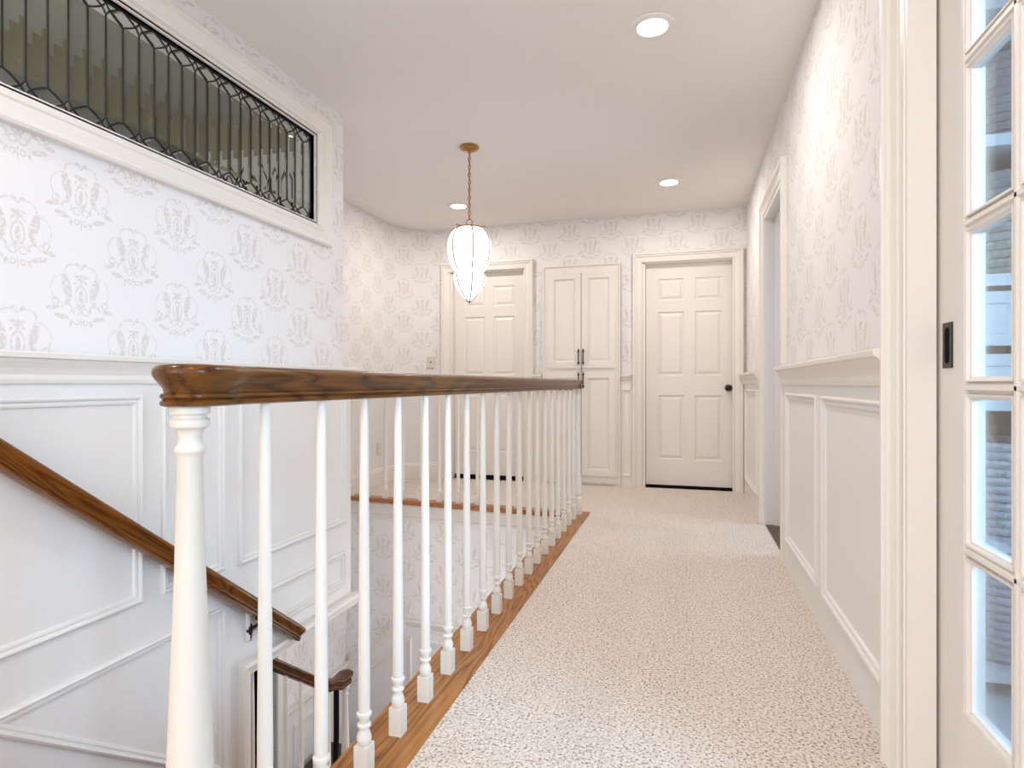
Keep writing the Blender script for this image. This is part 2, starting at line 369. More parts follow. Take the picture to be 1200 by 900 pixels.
# end wall between the left wall and the alcove, alcove wall with its rounded corner, back wall
ew = MB().box(-2.9, YE-0.12, -0.37, -2.04, YE, CEIL)
struct('wall_end', ew, PAPER, 'short return wall behind the end of the left wall', uv='world', cat='wall')
arc = [(XA, 3.0)] + [(XA+0.41-0.41*math.cos(t), 5.13+0.45*math.sin(t)) for t in [i*PI/2/10 for i in range(11)]]
aw = MB(); n = len(arc)
outer = [(-2.9, 3.0)] + [(min(p[0]-0.1, XA-0.1), p[1]+0.12) for p in arc[1:]]
def strip_wall(z0, z1):
    mb = MB(); vs = []
    for p in arc: vs += [(p[0], p[1], z0), (p[0], p[1], z1)]
    mb.add(vs, [(2*i, 2*i+2, 2*i+3, 2*i+1) for i in range(len(arc)-1)])
    vs2 = []
    for p in outer: vs2 += [(p[0], p[1], z0), (p[0], p[1], z1)]
    mb.add(vs2, [(2*i, 2*i+1, 2*i+3, 2*i+2) for i in range(len(arc)-1)])
    return mb
def arc_uv(c):
    best = min(range(n), key=lambda i: (arc[i][0]-c.x)**2+(arc[i][1]-c.y)**2); s = 0
    for i in range(best): s += math.dist(arc[i], arc[i+1])
    return (s+0.25, c.z)
wall_alcove = struct('wall_alcove', strip_wall(0, CEIL), PAPER, 'curved damask wallpapered wall at far left behind the railing', uv=arc_uv, smooth=True, cat='wall')
MB().sweep(arc[::-1], [(0, 0.0), (0.010, 0.0), (0.010, 0.97), (0, 0.97)], PLAN).obj('wainscot', WAIN, wall_alcove, True)
MB().sweep(arc[::-1], base_prof(0.16, 0.026), PLAN).obj('baseboard', TRIM, wall_alcove)
DOORS = {'door_1': (-0.335, 0.44, 2.01), 'door_2': (-2.235, -1.50, 2.02)}
def back_wall_mesh():
    m = MB(); x = -2.9
    for (a, b, z) in sorted(DOORS.values()):
        m.box(x, YB, -0.2, a-0.022, YB+0.12, CEIL); m.box(a-0.022, YB, z+0.05, b+0.022, YB+0.12, CEIL); m.box(a-0.022, YB, -0.2, b+0.022, YB+0.12, 0.0); x = b+0.022
    m.box(x, YB, -0.2, 2.6, YB+0.12, CEIL); return m
wall_back = struct('wall_back', back_wall_mesh(), PAPER, 'far wall with damask wallpaper above two doors', uv='world', cat='wall')

# right wall
rw = MB()
def rwall(y0, y1, z0, z1): rw.box(XR, y0, z0, XR+0.11, y1, z1)
D1a, D1b = 3.555, 4.32      # side doorway
rwall(D1b, YB, 0, CEIL); rwall(D1a, D1b, 2.07, CEIL); rwall(1.60, D1a, 0, CEIL); rwall(-0.09, 1.60, 2.10, CEIL); rwall(-2.6, -0.09, 0, CEIL)
wall_right = struct('wall_right', rw, PAPER, 'right wall with damask wallpaper above white wainscot', uv='world', cat='wall')
wr = MB(); wr.box(XRW, 1.66, 0, XR, 3.46, 0.99); wr.box(XRW, 4.41, 0, XR, YB, 0.99); wr.obj('wainscot', WAIN, wall_right)
MB().sweep([(XRW, 1.70), (XRW, 3.43)], chair_prof(1.04), PLAN).obj('chair_rail', TRIM, wall_right)
MB().sweep([(XRW, 4.41), (XRW, YB-0.0)], chair_prof(1.04), PLAN).obj('chair_rail', TRIM, wall_right)
for (a0, a1) in ((1.74, 2.47), (2.56, 3.28), (4.52, 5.36)):
    MB().terrace(rect(a0, 0.155, a1, 0.905), PANEL, MR).obj('panel', WAIN, wall_right)
# casing of the side doorway and its jambs
MRC = lambda a, b, h: (XR-h, a, b)
MB().sweep([(3.455, 0), (3.455, 2.17), (4.42, 2.17), (4.42, 0)], CASING, MRC).obj('door_casing', TRIM, wall_right)
j = MB(); j.box(XR-0.01, D1a-0.012, 0, XR+0.12, D1a+0.012, 2.07); j.box(XR-0.01, D1b-0.012, 0, XR+0.12, D1b+0.012, 2.07); j.box(XR-0.01, D1a, 2.055, XR+0.12, D1b, 2.08)
j.obj('door_jamb', TRIM, wall_right)
j = MB(); j.box(XR+0.055, D1b-0.028, 0, XR+0.09, D1b-0.012, 2.05); j.box(XR+0.055, D1a, 2.03, XR+0.09, D1b, 2.055); j.obj('door_stop', DOORP, wall_right)
# big casing of the glazed door and the jamb beside it
cp = [(0, 0), (0, 0.030), (-0.012, 0.034), (-0.022, 0.034), (-0.027, 0.024), (-0.040, 0.028), (-0.046, 0.018), (-0.060, 0.022), (-0.070, 0.016), (-0.085, 0.020), (-0.092, 0.014), (-0.120, 0.012), (-0.130, 0.018), (-0.138, 0.0)]
MB().sweep([(1.71, 0), (1.71, 2.24), (-0.20, 2.24), (-0.20, 0)], [(-o, h) for (o, h) in cp], MR).obj('door_casing', TRIM, wall_right)
j = MB(); j.box(XRW-0.015, 1.565, 0, 0.553, 1.60, 2.1); j.box(0.605, 1.565, 0, 0.644, 1.60, 2.1); j.obj('door_jamb', TRIM, wall_right)

# rear wall with an opening added for fill light, stairwell walls, lower hall
rr = MB(); rr.box(-2.04, -2.72, 0, -1.7, -2.6, CEIL); rr.box(1.0, -2.72, 0, 2.6, -2.6, CEIL); rr.box(-1.7, -2.72, 0, 1.0, -2.6, 0.5); rr.box(-1.7, -2.72, 2.25, 1.0, -2.6, CEIL)
struct('wall_rear', rr, PAPER, 'wall behind the camera with an opening added for fill light', uv='world', cat='wall')
struct('wall_stairwell', MB().box(-0.815, 0.93, -1.95, -0.70, 4.33, -0.201), WAIN, 'stairwell side wall under the long railing', cat='wall')
YS = 4.45
MS = lambda a, b, h: (a, YS-h-0.087*(a+0.82)*-0, b)
ws = MB().prism([(-0.70, 4.33), (-0.70, 4.46), (-2.9, 4.63), (-2.9, 4.49)], -2.6, -0.161)
wall_stair_end = struct('wall_stair_end', ws, PAPER, 'wallpapered wall below the cross railing in the stairwell', uv='world', cat='wall')
def MSk(a, b, h):   # plane of that wall (slightly turned)
    y = 4.33+( -0.70-a)*(0.16/2.20); return (a, y-h, b)
wsw = MB().prism([(-0.75, -2.6), (-0.75, -0.99), (-2.19, -0.99), (-2.78, -1.46), (-2.78, -2.6)], 0, 0.014, MSk); wsw.obj('wainscot', WAIN, wall_stair_end)
MB().sweep([(-0.80, -0.965), (-2.19, -0.965), (-2.76, -1.42)], [(0, 0.0), (0, 0.045), (0.014, 0.048), (0.022, 0.034), (0.05, 0.024), (0.064, 0.014), (0.07, 0)], MSk).obj('chair_rail', TRIM, wall_stair_end)
MB().sweep([(-2.13, -2.5), (-2.13, -1.11), (-2.75, -1.60)], [(0, 0), (0, 0.026), (0.012, 0.030), (0.022, 0.016), (0.035, 0.020), (0.04, 0)], MSk).obj('panel_moulding', TRIM, wall_stair_end)
MB().terrace(rect(-2.03, -2.4, -1.0, -1.12), [(o, h+0.014) for o, h in PANEL], MSk).obj('panel', WAIN, wall_stair_end)
fa = MB().sweep([(-0.82, -0.032), (-2.77, -0.032)], [(0, 0), (0, 0.016), (0.018, 0.020), (0.026, 0.012), (0.10, 0.012), (0.108, 0.022), (0.120, 0.026), (0.135, 0.012), (0.142, 0.0)], MSk)
fa.obj('fascia', TRIM, wall_stair_end)
fa2 = MB().box(-0.835, 0.93, -0.17, -0.815, 4.33, -0.03); fa2.obj('fascia', TRIM, wall_stair_end)
ll = MB(); ll.box(-2.9, 3.58, -2.6, XA, 4.63, -0.0); ll.box(-2.9, 0.2, -0.55, XA, 3.58, -0.20); ll.box(-2.9, 0.2, -2.6, XA, 2.80, -0.55)
wall_lower_left = struct('wall_lower_left', ll, PAPER, 'wallpapered lower hall wall seen under the left wall', uv='world', cat='wall')
MLL = lambda a, b, h: (XA+h, a, b)
MB().pbox(MLL, 3.64, -2.5, 4.50, -1.43, 0, 0.014).obj('wainscot', WAIN, wall_lower_left)
MB().sweep([(XA, 3.62), (XA, 4.50)][::-1], [(0, -1.475), (0.018, -1.475), (0.022, -1.455), (0.034, -1.435), (0.05, -1.425), (0.05, -1.405), (0, -1.405)], PLAN).obj('chair_rail', TRIM, wall_lower_left)
MB().terrace(rect(3.74, -2.35, 4.40, -1.56), [(o, h+0.014) for o, h in PANEL], MLL).obj('panel', WAIN, wall_lower_left)
MB().sweep([(3.66, -2.5), (3.66, -0.46), (2.71, -0.46), (2.71, -2.5)][::-1], [(o, h) for o, h in CASING], MLL).obj('door_casing', TRIM, wall_lower_left)
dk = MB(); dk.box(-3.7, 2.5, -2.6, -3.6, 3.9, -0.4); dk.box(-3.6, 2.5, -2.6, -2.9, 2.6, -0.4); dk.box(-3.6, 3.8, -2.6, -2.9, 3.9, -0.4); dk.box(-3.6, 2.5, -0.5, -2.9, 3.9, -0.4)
struct('wall_dark_room', dk, DARK, 'room beyond the lower doorway, painted black to look unlit', cat='wall')
struct('floor_lower', MB().box(-3.7, 0.1, -2.62, -0.7, 4.6, -2.5), DARKWOOD, 'dark wooden floor of the lower hall', cat='floor')
struct('wall_lower_near', MB().box(-2.9, 0.1, -2.6, -0.7, 0.2, -0.2), WAIN, 'lower hall wall under the near landing', cat='wall')

# room behind the transom window
br = MB(); br.box(-2.9, 0.0, 0.0, -2.77, 2.95, 2.32); br.box(-2.9, -0.1, 0.0, -2.04, 0.0, 2.50)
struct('wall_back_room', br, GREYW, 'grey wall beyond the transom window', cat='wall')
struct('trim_back_room', MB().box(-2.765, 0.0, 2.31, -2.745, 2.94, 2.505), OLIVE, 'olive frieze board high on the wall beyond the transom window', cat='trim')
struct('trim_back_room_end', MB().box(-2.745, 2.93, 2.30, -2.04, 2.949, 2.505), OLIVE, 'olive frieze on the end wall beyond the transom window', cat='trim')
struct('ceiling_back_room', MB().box(-2.9, 0.0, 2.495, -2.045, 2.95, 2.509), GREYC, 'grey ceiling beyond the transom window', cat='ceiling')
struct('floor_back_room', MB().box(-2.9, 0.0, -0.37, -2.045, 2.949, 0.0), CARPET, 'carpet floor beyond the transom window', cat='floor')
# small leaded sidelight on the end wall of that room
sl = thing('window_2', 'small white leaded window glimpsed through the transom', 'window'); sl['kind'] = 'structure'
MBR = lambda a, b, h: (a, 2.945-h, b)
MB().pbox(MBR, -2.70, 1.55, -2.10, 2.26, 0, 0.02).obj('window_frame', TRIM, sl)
t = MB()
for k in range(7):
    x = -2.64+k*0.08; t.tube([MBR(x, 1.6, 0.024), MBR(x, 2.12, 0.024)], 0.006, 6); 
    if k < 6: t.tube([MBR(x, 2.12, 0.024), MBR(x+0.04, 2.20, 0.024), MBR(x+0.08, 2.12, 0.024)], 0.006, 6)
t.obj('lead', LEAD, sl)

# side room beyond the right doorway; linen room beyond the glazed door
sr = MB(); sr.box(2.5, 2.4, 0, 2.6, YB, 0.5); sr.box(2.5, 2.4, 2.2, 2.6, YB, CEIL); sr.box(2.5, 2.4, 0.5, 2.6, 3.4, 2.2); sr.box(2.5, 4.8, 0.5, 2.6, YB, 2.2)
struct('wall_side_room', sr, CLOS, 'pale wall of the room through the side doorway', cat='wall')
struct('wall_linen_back', MB().box(0.645, 2.62, 0, 2.6, 2.70, CEIL), CLOS, 'wall behind the linen shelves', cat='wall')
lr = MB(); lr.box(2.5, -2.6, 0, 2.6, 2.62, 0.5); lr.box(2.5, -2.6, 2.2, 2.6, 2.62, CEIL); lr.box(2.5, -2.6, 0.5, 2.6, -0.2, 2.2); lr.box(2.5, 1.3, 0.5, 2.6, 2.62, 2.2)
struct('wall_linen_side', lr, CLOS, 'side wall of the linen room', cat='wall')
struct('floor_side_room', MB().box(XR+0.0, D1a-0.1, 0.0, 2.5, D1b+0.1, 0.004), DARKWOOD, 'dark floor showing through the side doorway', cat='floor')
struct('floor_linen_room', MB().box(XR+0.12, -1.5, 0.0, 2.5, 2.62, 0.006), CLOS, 'pale tiled floor of the linen room', cat='floor')

# oak nosings
NP = lambda w: [(0, -0.03), (w-0.006, -0.03), (w, -0.022), (w, -0.008), (w-0.008, 0.002), (0.004, 0.004), (0, 0.004)]
def nose(poly): return MB().prism(poly, -0.030, 0.006)
t1 = struct('trim_1', nose([(-0.658, 0.70), (-0.658, 4.355), (-0.675, 4.38), (-0.84, 4.31), (-0.84, 0.70)]), NOSEY, 'oak floor board under the long railing', cat='trim')
t2 = struct('trim_2', nose([(-0.662, 4.37), (-2.77, 4.525), (-2.77, 4.415), (-0.838, 4.27), (-0.838, 4.30)]), NOSEX, 'oak floor board under the cross railing', cat='trim')
for o in (t1, t2):
    b = o.modifiers.new('bevel', 'BEVEL'); b.width = 0.007; b.segments = 3

# ================================================================== DOORS
def raised(mb, M, a0, b0, a1, b1): mb.terrace(rect(a0, b0, a1, b1), [(0, 0), (0.006, -0.009), (0.013, -0.011), (0.016, -0.011), (0.036, -0.003), (0.040, -0.002)], M)
def six_panel_door(name, label, x0, x1, ztop, knob_side, bottom):
    d = bpy.data.objects.new(name, None); COL.objects.link(d); d['kind'] = 'structure'; d['label'] = label; d['category'] = 'door'; d.location = (0, 0, 0)
    RD = 0.055; M = lambda a, b, h: (a, YB+RD-h, b); W = x1-x0; z0 = bottom; H = ztop-z0
    sw = 0.105*W/0.76; ax = [x0+sw, x0+W/2-sw*0.45, x0+W/2+sw*0.45, x1-sw]
    rows = [(z0+0.115*H, z0+0.435*H), (z0+0.515*H, z0+0.815*H), (z0+0.865*H, z0+0.965*H)]
    rows = [(z0+0.118*H, z0+0.415*H), (z0+0.505*H, z0+0.80*H), (z0+0.852*H, z0+0.953*H)]
    leaf = MB()
    for (a0, a1) in ((x0, ax[0]), (ax[1], ax[2]), (ax[3], x1)): leaf.pbox(M, a0, z0, a1, ztop, -0.03, 0)
    for (a0, a1) in ((ax[0], ax[1]), (ax[2], ax[3])):
        zz = z0
        for (r0, r1) in rows: leaf.pbox(M, a0, zz, a1, r0, -0.03, 0); zz = r1
        leaf.pbox(M, a0, zz, a1, ztop, -0.03, 0)
    leaf.obj('door_leaf', DOORP, d)
    for (a0, a1) in ((ax[0], ax[1]), (ax[2], ax[3])):
        for (r0, r1) in rows:
            p = MB(); raised(p, M, a0, r0, a1, r1); p.obj('panel', DOORP, d)
    MB().pbox(M, x0, 0.0, x1, z0, -0.02, -0.004).obj('threshold_shade', DARK, d, label='dark strip painted as shade under the door')  # dark strip stands for the shade below the leaf
    # casing, jamb and header
    e = 0.03
    MC = lambda a, b, h: (a, YB-h*1.6, b)
    MB().sweep([(x0-0.025-0.09, 0), (x0-0.025-0.09, ztop+0.14), (x1+0.015+0.09 if x1 < 0.3 else x1+0.066, ztop+0.14), (x1+0.015+0.09 if x1 < 0.3 else x1+0.066, 0)], CASING, MC).obj('door_casing', TRIM, d)
    jj = MB(); jj.pbox(M, x0-0.022, ztop+0.002, x1+0.022, ztop+0.05, -0.03, -0.004); jj.box(x0-0.024, YB-0.005, 0, x0-0.003, YB+0.11, ztop+0.05); jj.box(x1+0.003, YB-0.005, 0, x1+0.024, YB+0.11, ztop+0.05)
    jj.box(x0-0.024, YB-0.005, ztop+0.042, x1+0.024, YB+0.11, ztop+0.052); jj.box(x0-0.022, YB+0.09, 0, x1+0.022, YB+0.115, ztop+0.05); jj.obj('door_jamb', TRIM, d)
    if knob_side:
        k = MB(); kx = x1-0.055; M2 = lambda r, ang, y: (kx+r*math.cos(ang), YB+RD-y, 0.915+r*math.sin(ang))
        prof = [(0.0, 0), (0.030, 0), (0.030, 0.006), (0.012, 0.012), (0.011, 0.03), (0.024, 0.038), (0.030, 0.050), (0.027, 0.062), (0.012, 0.070), (0.0, 0.071)]
        seg = 20; vs = [M2(r, 2*PI*i/seg, y) for r, y in prof for i in range(seg)]
        k.add(vs, [(j*seg+i, j*seg+(i+1) % seg, (j+1)*seg+(i+1) % seg, (j+1)*seg+i) for j in range(len(prof)-1) for i in range(seg)])
        k.obj('knob', BRONZE, d, True, label='dark bronze knob')
    return d
six_panel_door('door_1', 'white six-panel door beside the right wall with dark knob', -0.335, 0.44, 2.01, True, 0.022)
six_panel_door('door_2', 'white six-panel door behind the pendant lamp, left of the built-in cabinet', -2.235, -1.50, 2.02, False, 0.04)

# low wainscot pieces between the back doors
bw = MB(); bw.pbox(MB_, -0.62, 0, -0.452, 1.0, 0, 0.016); bw.pbox(MB_, -1.40, 0, -1.305, 1.0, 0, 0.016); bw.obj('wainscot', TRIM, wall_back)
MB().sweep([(-0.555, YB-0.014), (-0.46, YB-0.014)][::-1], [(a, z) for a, z in chair_prof(1.04)], PLAN).obj('chair_rail', TRIM, wall_back)
MB().sweep([(-1.40, YB-0.014), (-1.31, YB-0.014)][::-1], chair_prof(1.04), PLAN).obj('chair_rail', TRIM, wall_back)
MB().terrace(rect(-0.545, 0.10, -0.47, 0.90), [(0, 0.016), (0, 0.024), (0.008, 0.026), (0.018, 0.018), (0.02, 0.018)], MB_).obj('panel', TRIM, wall_back)
MB().pbox(MB_, -0.548, 0.895, -0.467, 0.945, 0.016, 0.035).obj('bracket_block', TRIM, wall_back)

# built-in linen cabinet in the far wall
cab = thing('linen_cabinet', 'white built-in cabinet with four doors between the two hall doors', 'cabinet', (-0.95, YB, 0))
def off(M, o): return lambda a, b, h: tuple(Vector(M(a, b, h))-Vector((o[0], o[1], o[2])))
CO = (-0.95, YB, 0); MC_ = off(MB_, CO)
cx0, cxm, cx1 = -1.245, -0.925, -0.605
body = MB(); body.pbox(MC_, cx0-0.055, 0.02, cx1+0.045, 2.06, 0, 0.022)
body.sweep([(cx0-0.055, 0.0), (cx0-0.055, 2.075), (cx1+0.045, 2.075), (cx1+0.045, 0.0)], [(0, 0), (0, 0.034), (-0.01, 0.036), (-0.02, 0.026), (-0.022, 0)], MC_)
body.obj('body', TRIM, cab)
def cab_door(a0, a1, b0, b1, hx, hz, style):
    d = MB(); w_ = 0.058
    d.pbox(MC_, a0, b0, a0+w_, b1, 0.022, 0.042); d.pbox(MC_, a1-w_, b0, a1, b1, 0.022, 0.042)
    d.pbox(MC_, a0+w_, b0, a1-w_, b0+w_, 0.022, 0.042); d.pbox(MC_, a0+w_, b1-w_, a1-w_, b1, 0.022, 0.042)
    dd = d.obj('door', DOORP, cab)
    MB().terrace(rect(a0+w_, b0+w_, a1-w_, b1-w_), [(0, 0.042), (0.004, 0.034), (0.009, 0.034), (0.013, 0.028), (0.03, 0.033), (0.034, 0.033)], MC_).obj('panel', DOORP, dd)
    h = MB()
    for dz in (-0.055, 0.055):
        c = MC_(hx, hz+dz, 0.042); h.lathe([(0.0, -0.011), (0.008, -0.008), (0.011, 0), (0.008, 0.008), (0.0, 0.011)], (c[0], c[1]-0.022, c[2]), 10)
        h.tube([MC_(hx, hz+dz, 0.04), MC_(hx, hz+dz, 0.066)], 0.006, 8)
        h.lathe([(0.004, -0.004), (0.010, 0), (0.004, 0.004)], (c[0], c[1]-0.022, c[2]+(0.016 if dz > 0 else -0.016)), 10)
    h.tube([MC_(hx, hz-0.06, 0.064), MC_(hx, hz-0.03, 0.068), MC_(hx, hz, 0.069), MC_(hx, hz+0.03, 0.068), MC_(hx, hz+0.06, 0.064)], 0.0055, 8)
    h.obj('handle', BRONZE, dd, True, label='dark bronze pull')
for (a0, a1, hx) in ((cx0, cxm-0.003, cxm-0.022), (cxm+0.003, cx1, cxm+0.022)):
    cab_door(a0, a1, 1.10, 2.00, hx, 1.205, 0); cab_door(a0, a1, 0.09, 1.065, hx, 0.985, 0)
gap = MB(); gap.pbox(MC_, cxm-0.003, 0.09, cxm+0.003, 2.0, 0.0225, 0.024); gap.obj('gap_shade', DARK, cab)  # shade between the doors laid in as a dark strip

# glazed sliding doors at right
XD = 0.560
MG = lambda a, b, h: (XD-h, a, b)
MU = 0.013
zs = [0.266, 0.603, 0.942, 1.283, 1.622, 1.96]
def glazed_door(name, label, ys, y_hi, y_lo):
    gd = bpy.data.objects.new(name, None); COL.objects.link(gd); gd['kind'] = 'structure'; gd['category'] = 'door'; gd['label'] = label
    st = MB(); st.pbox(MG, ys[0], 0.005, y_hi, 2.09, -0.038, 0); st.pbox(MG, y_lo, 0.005, ys[3], 2.09, -0.038, 0)
    st.pbox(MG, ys[3], 0.005, ys[0], zs[0], -0.038, 0); st.pbox(MG, ys[3], zs[5], ys[0], 2.09, -0.038, 0)
    st.obj('door_leaf', DOORP, gd)
    for z in zs[1:5]:
        MB().sweep([(ys[0], z-MU), (ys[3], z-MU)][::-1], [(0, -0.034), (0, -0.010), (0.006, -0.005), (0.009, 0), (0.017, 0), (0.020, -0.005), (0.026, -0.010), (0.026, -0.034)], MG).obj('muntin', DOORP, gd)
    for y in ys[1:3]:
        MB().sweep([(y+MU, zs[0]), (y+MU, zs[5])], [(0, -0.034), (0, -0.010), (0.006, -0.005), (0.009, 0), (0.017, 0), (0.020, -0.005), (0.026, -0.010), (0.026, -0.034)], MG).obj('muntin', DOORP, gd)
    # sticking bead round each pane, glass
    for i in range(3):
        for k in range(5):
            a1, a0, b0, b1 = ys[i]-(MU if i else 0), ys[i+1]+(MU if i < 2 else 0), zs[k]+(MU if k else 0), zs[k+1]-(MU if k < 4 else 0)
            MB().sweep(rect(a0, b0, a1, b1), [(0, -0.03), (0, -0.001), (0.004, -0.002), (0.006, -0.008), (0.010, -0.010), (0.010, -0.03)], MG, True).obj('glazing_bead', DOORP, gd)
            MB().pbox(MG, a0+0.004, b0+0.004, a1-0.004, b1-0.004, -0.021, -0.018).obj('pane', PANE, gd)
    return gd
gd = glazed_door('door_3', 'cream glazed sliding door with small panes at far right', [1.445, 1.247, 1.049, 0.851], 1.585, 0.745)
glazed_door('door_4', 'second cream glazed sliding door nearer the camera', [0.639, 0.441, 0.243, 0.045], 0.742, -0.085)
fp = MB(); fp.pbox(MG, 1.497, 0.985, 1.543, 1.085, 0, 0.003)
pull = fp.obj('flush_pull', BRONZE, gd, label='dark bronze flush pull')
sx_ = [(1.520+0.011*math.cos(a), (1.064 if a < PI else 1.006)+0.011*math.sin(a)) for a in [i*PI/8 for i in range(17)]]
MB().prism(sx_, 0.0032, 0.0036, MG).obj('cup', DARK, pull)

# ================================================================== transom window
win = bpy.data.objects.new('window_1', None); COL.objects.link(win); win['kind'] = 'structure'; win['category'] = 'window'; win['label'] = 'long leaded glass transom window in the left wall'
MW = lambda a, b, h: (XL+h, a, b)
fr = [(0, 0), (0, 0.030), (0.010, 0.036), (0.022, 0.036), (0.026, 0.026), (0.085, 0.018), (0.092, 0.024), (0.102, 0.020), (0.108, 0.006), (0.112, 0.0), (0.118, -0.02), (0.118, -0.08), (0.0, -0.08)]
fr = [(0, 0), (0, 0.030), (0.010, 0.036), (0.022, 0.036), (0.027, 0.026), (0.070, 0.019), (0.076, 0.024), (0.090, 0.022), (0.098, 0.006), (0.104, 0.006), (0.110, -0.012), (0.118, -0.012), (0.118, -0.045), (0.113, -0.045), (0.113, 0)]
MB().sweep(rect(WY0-0.118, WZ0-0.118, WY1+0.118, WZ1+0.118), fr, MW, True).obj('window_frame', TRIM, win)
GX = -0.034; R = 0.0034; PH = 0.0661; NPN = 34
def lead_line(m, pts): m.tube([MW(a, b, GX+0.003) for a, b in pts], R, 6)
lead = MB()
zb, zt = WZ0+0.030, WZ1-0.030
for k in range(NPN+1):
    y = WY1-0.004-k*PH; odd = k % 2
    ap = 0.031 if odd else 0.022
    lead_line(lead, [(y, zb+ap), (y, zt-ap)])
    for (zc, sg) in ((zb, 1), (zt, -1)):
        for s2 in (1, -1):
            if odd: lead_line(lead, [(y-0.052, zc), (y-0.022, zc+s2*0.020), (y, zc+s2*0.031), (y+0.022, zc+s2*0.020), (y+0.052, zc)])
            else: lead_line(lead, [(y-0.0142, zc), (y, zc+s2*0.022), (y+0.0142, zc)])
lead_line(lead, [(WY0, WZ0+0.001), (WY1, WZ0+0.001)]); lead_line(lead, [(WY0, WZ1-0.001), (WY1, WZ1-0.001)])
lead.obj('lead', LEAD, win)
pm = MB(); hw = PH/2-0.003
def MP(a, b, h): return (h, a, b)
PZ0, PZ1 = zb+0.03, zt-0.03
pm.terrace(rect(-hw, PZ0, hw, PZ1), [(0, -0.0015), (0, 0.0002), (0.016, 0.0034)], MP, True)
pme = pm.mesh('pane', BEVGLASS)
for k in range(NPN): link('pane', pme, win, loc=(XL+GX, WY1-0.004-(k+0.5)*PH, 0))
def gem(k, zc):
    g = MB(); y = 0; odd = k % 2
    poly = [(-0.05, 0), (-0.02, -0.018), (0, -0.028), (0.02, -0.018), (0.05, 0), (0.02, 0.018), (0, 0.028), (-0.02, 0.018)] if odd else [(-0.013, 0), (0, -0.020), (0.013, 0), (0, 0.020)]
    g.terrace(poly, [(0, 0.0), (0.006, 0.004)] if odd else [(0, 0.0), (0.004, 0.004)], MP, True)
    return g
GM = {0: gem(0, 0).mesh('bevelled_gem', BEVGLASS), 1: gem(1, 0).mesh('bevelled_gem', BEVGLASS)}
for k in range(NPN):
    for zc in (zb, zt): link('bevelled_gem', GM[k % 2], win, loc=(XL+GX, WY1-0.004-k*PH, zc))

# ================================================================== RAILINGS
def balu_mesh(h, name='baluster', seg=14):
    m = MB(); q = 0.018
    m.box(-q, -q, 0.004, q, q, 0.080)
    m.lathe([(0.010, 0.078), (0.0150, 0.082), (0.0175, 0.090), (0.0180, 0.098), (0.0150, 0.108), (0.0110, 0.116), (0.0115, 0.120), (0.0165, 0.124), (0.0165, 0.129), (0.0115, 0.133), (0.0125, 0.140), (0.0145, 0.148), (0.0180, 0.150), (0.0180, 0.157), (0.0140, 0.160), (0.0145, 0.18), (0.0142, 0.30), (0.0120, 0.60), (0.0095, h-0.05), (0.0090, h)], seg=seg)
    return m.mesh(name, BALU, True)
def newel_mesh(h, k=1.0, name='newel_post', mat=None):
    m = MB(); q = 0.040*k
    m.box(-q, -q, 0.004, q, q, 0.10)
    pr = [(0.036, 0.10), (0.039, 0.112), (0.039, 0.122), (0.030, 0.135), (0.038, 0.150), (0.0375, 0.165), (0.0345, 0.18), (0.0340, 0.34), (0.0280, 0.50), (0.0222, 0.66), (0.0180, h-0.080),
          (0.0190, h-0.078), (0.0195, h-0.075), (0.0215, h-0.073), (0.0225, h-0.068), (0.0215, h-0.064), (0.0180, h-0.060), (0.0172, h-0.052), (0.0178, h-0.045), (0.0190, h-0.039), (0.0205, h-0.037), (0.0270, h-0.033), (0.0292, h-0.027), (0.0285, h-0.022), (0.0240, h-0.018), (0.0240, h-0.013), (0.0290, h-0.012), (0.0290, h)]
    m.lathe([(r*k, z) for r, z in pr], seg=28)
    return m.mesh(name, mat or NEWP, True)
RP = [(0.036, -0.063), (0.041, -0.061), (0.042, -0.056), (0.038, -0.052), (0.042, -0.048), (0.041, -0.044), (0.036, -0.041), (0.038, -0.034), (0.046, -0.024), (0.0512, -0.0165), (0.0525, -0.0105), (0.0515, -0.0055), (0.0480, -0.0010), (0.0420, 0.0015), (0.0230, 0.003)]
RT = 0.978   # rail top
def rail_section(w_): return [(r-w_, z) for r, z in RP]
def rail_path(m, pts, wid, zoff=None):
    """loft the rail section along 3D points, wid = narrowing per point"""
    ring = []
    for i, p in enumerate(pts):
        p = Vector(p); a = Vector(pts[max(i-1, 0)]); b = Vector(pts[min(i+1, len(pts)-1)]); d = (b-a); d.z = 0; d.normalize(); e = Vector((-d.y, d.x, 0))
        sec = rail_section(wid[i]); loop = [p+e*r+Vector((0, 0, z)) for r, z in sec]+[p-e*r+Vector((0, 0, z)) for r, z in sec[::-1]]
        ring.append(loop)
    k = len(ring[0]); vs = [v for r in ring for v in r]
    fs = [(i*k+q, i*k+(q+1) % k, (i+1)*k+(q+1) % k, (i+1)*k+q) for i in range(len(pts)-1) for q in range(k)]
    fs += [tuple(range(k))[::-1], tuple((len(pts)-1)*k+q for q in range(k))]
    m.add(vs, fs)
XB = -0.742; YN0, YN1 = 0.752, 4.275
rl = thing('long_railing', 'long white balustrade with oak handrail running along the carpeted hall', 'railing', (XB, YN0, 0))
hr = MB(); hr.lathe(RP+[(0.0, 0.004)], (0, 0, RT), 36)
ys_ = [0.0, 0.03, 0.05, 0.065, 0.08, 0.095, 0.11, 0.13, YN1-YN0-0.06, YN1-YN0-0.03, YN1-YN0]
wd_ = [0.000, 0.001, 0.004, 0.008, 0.012, 0.015, 0.0165, 0.017, 0.017, 0.014, 0.010]
rail_path(hr, [(0, y, RT) for y in ys_], wd_)
hr.lathe([(r-0.006, z) for r, z in RP]+[(0.0, 0.004)], (0, YN1-YN0, RT), 24)
hr.obj('handrail', RAILY, rl, True)
nm = newel_mesh(0.916); bm_ = balu_mesh(0.917)
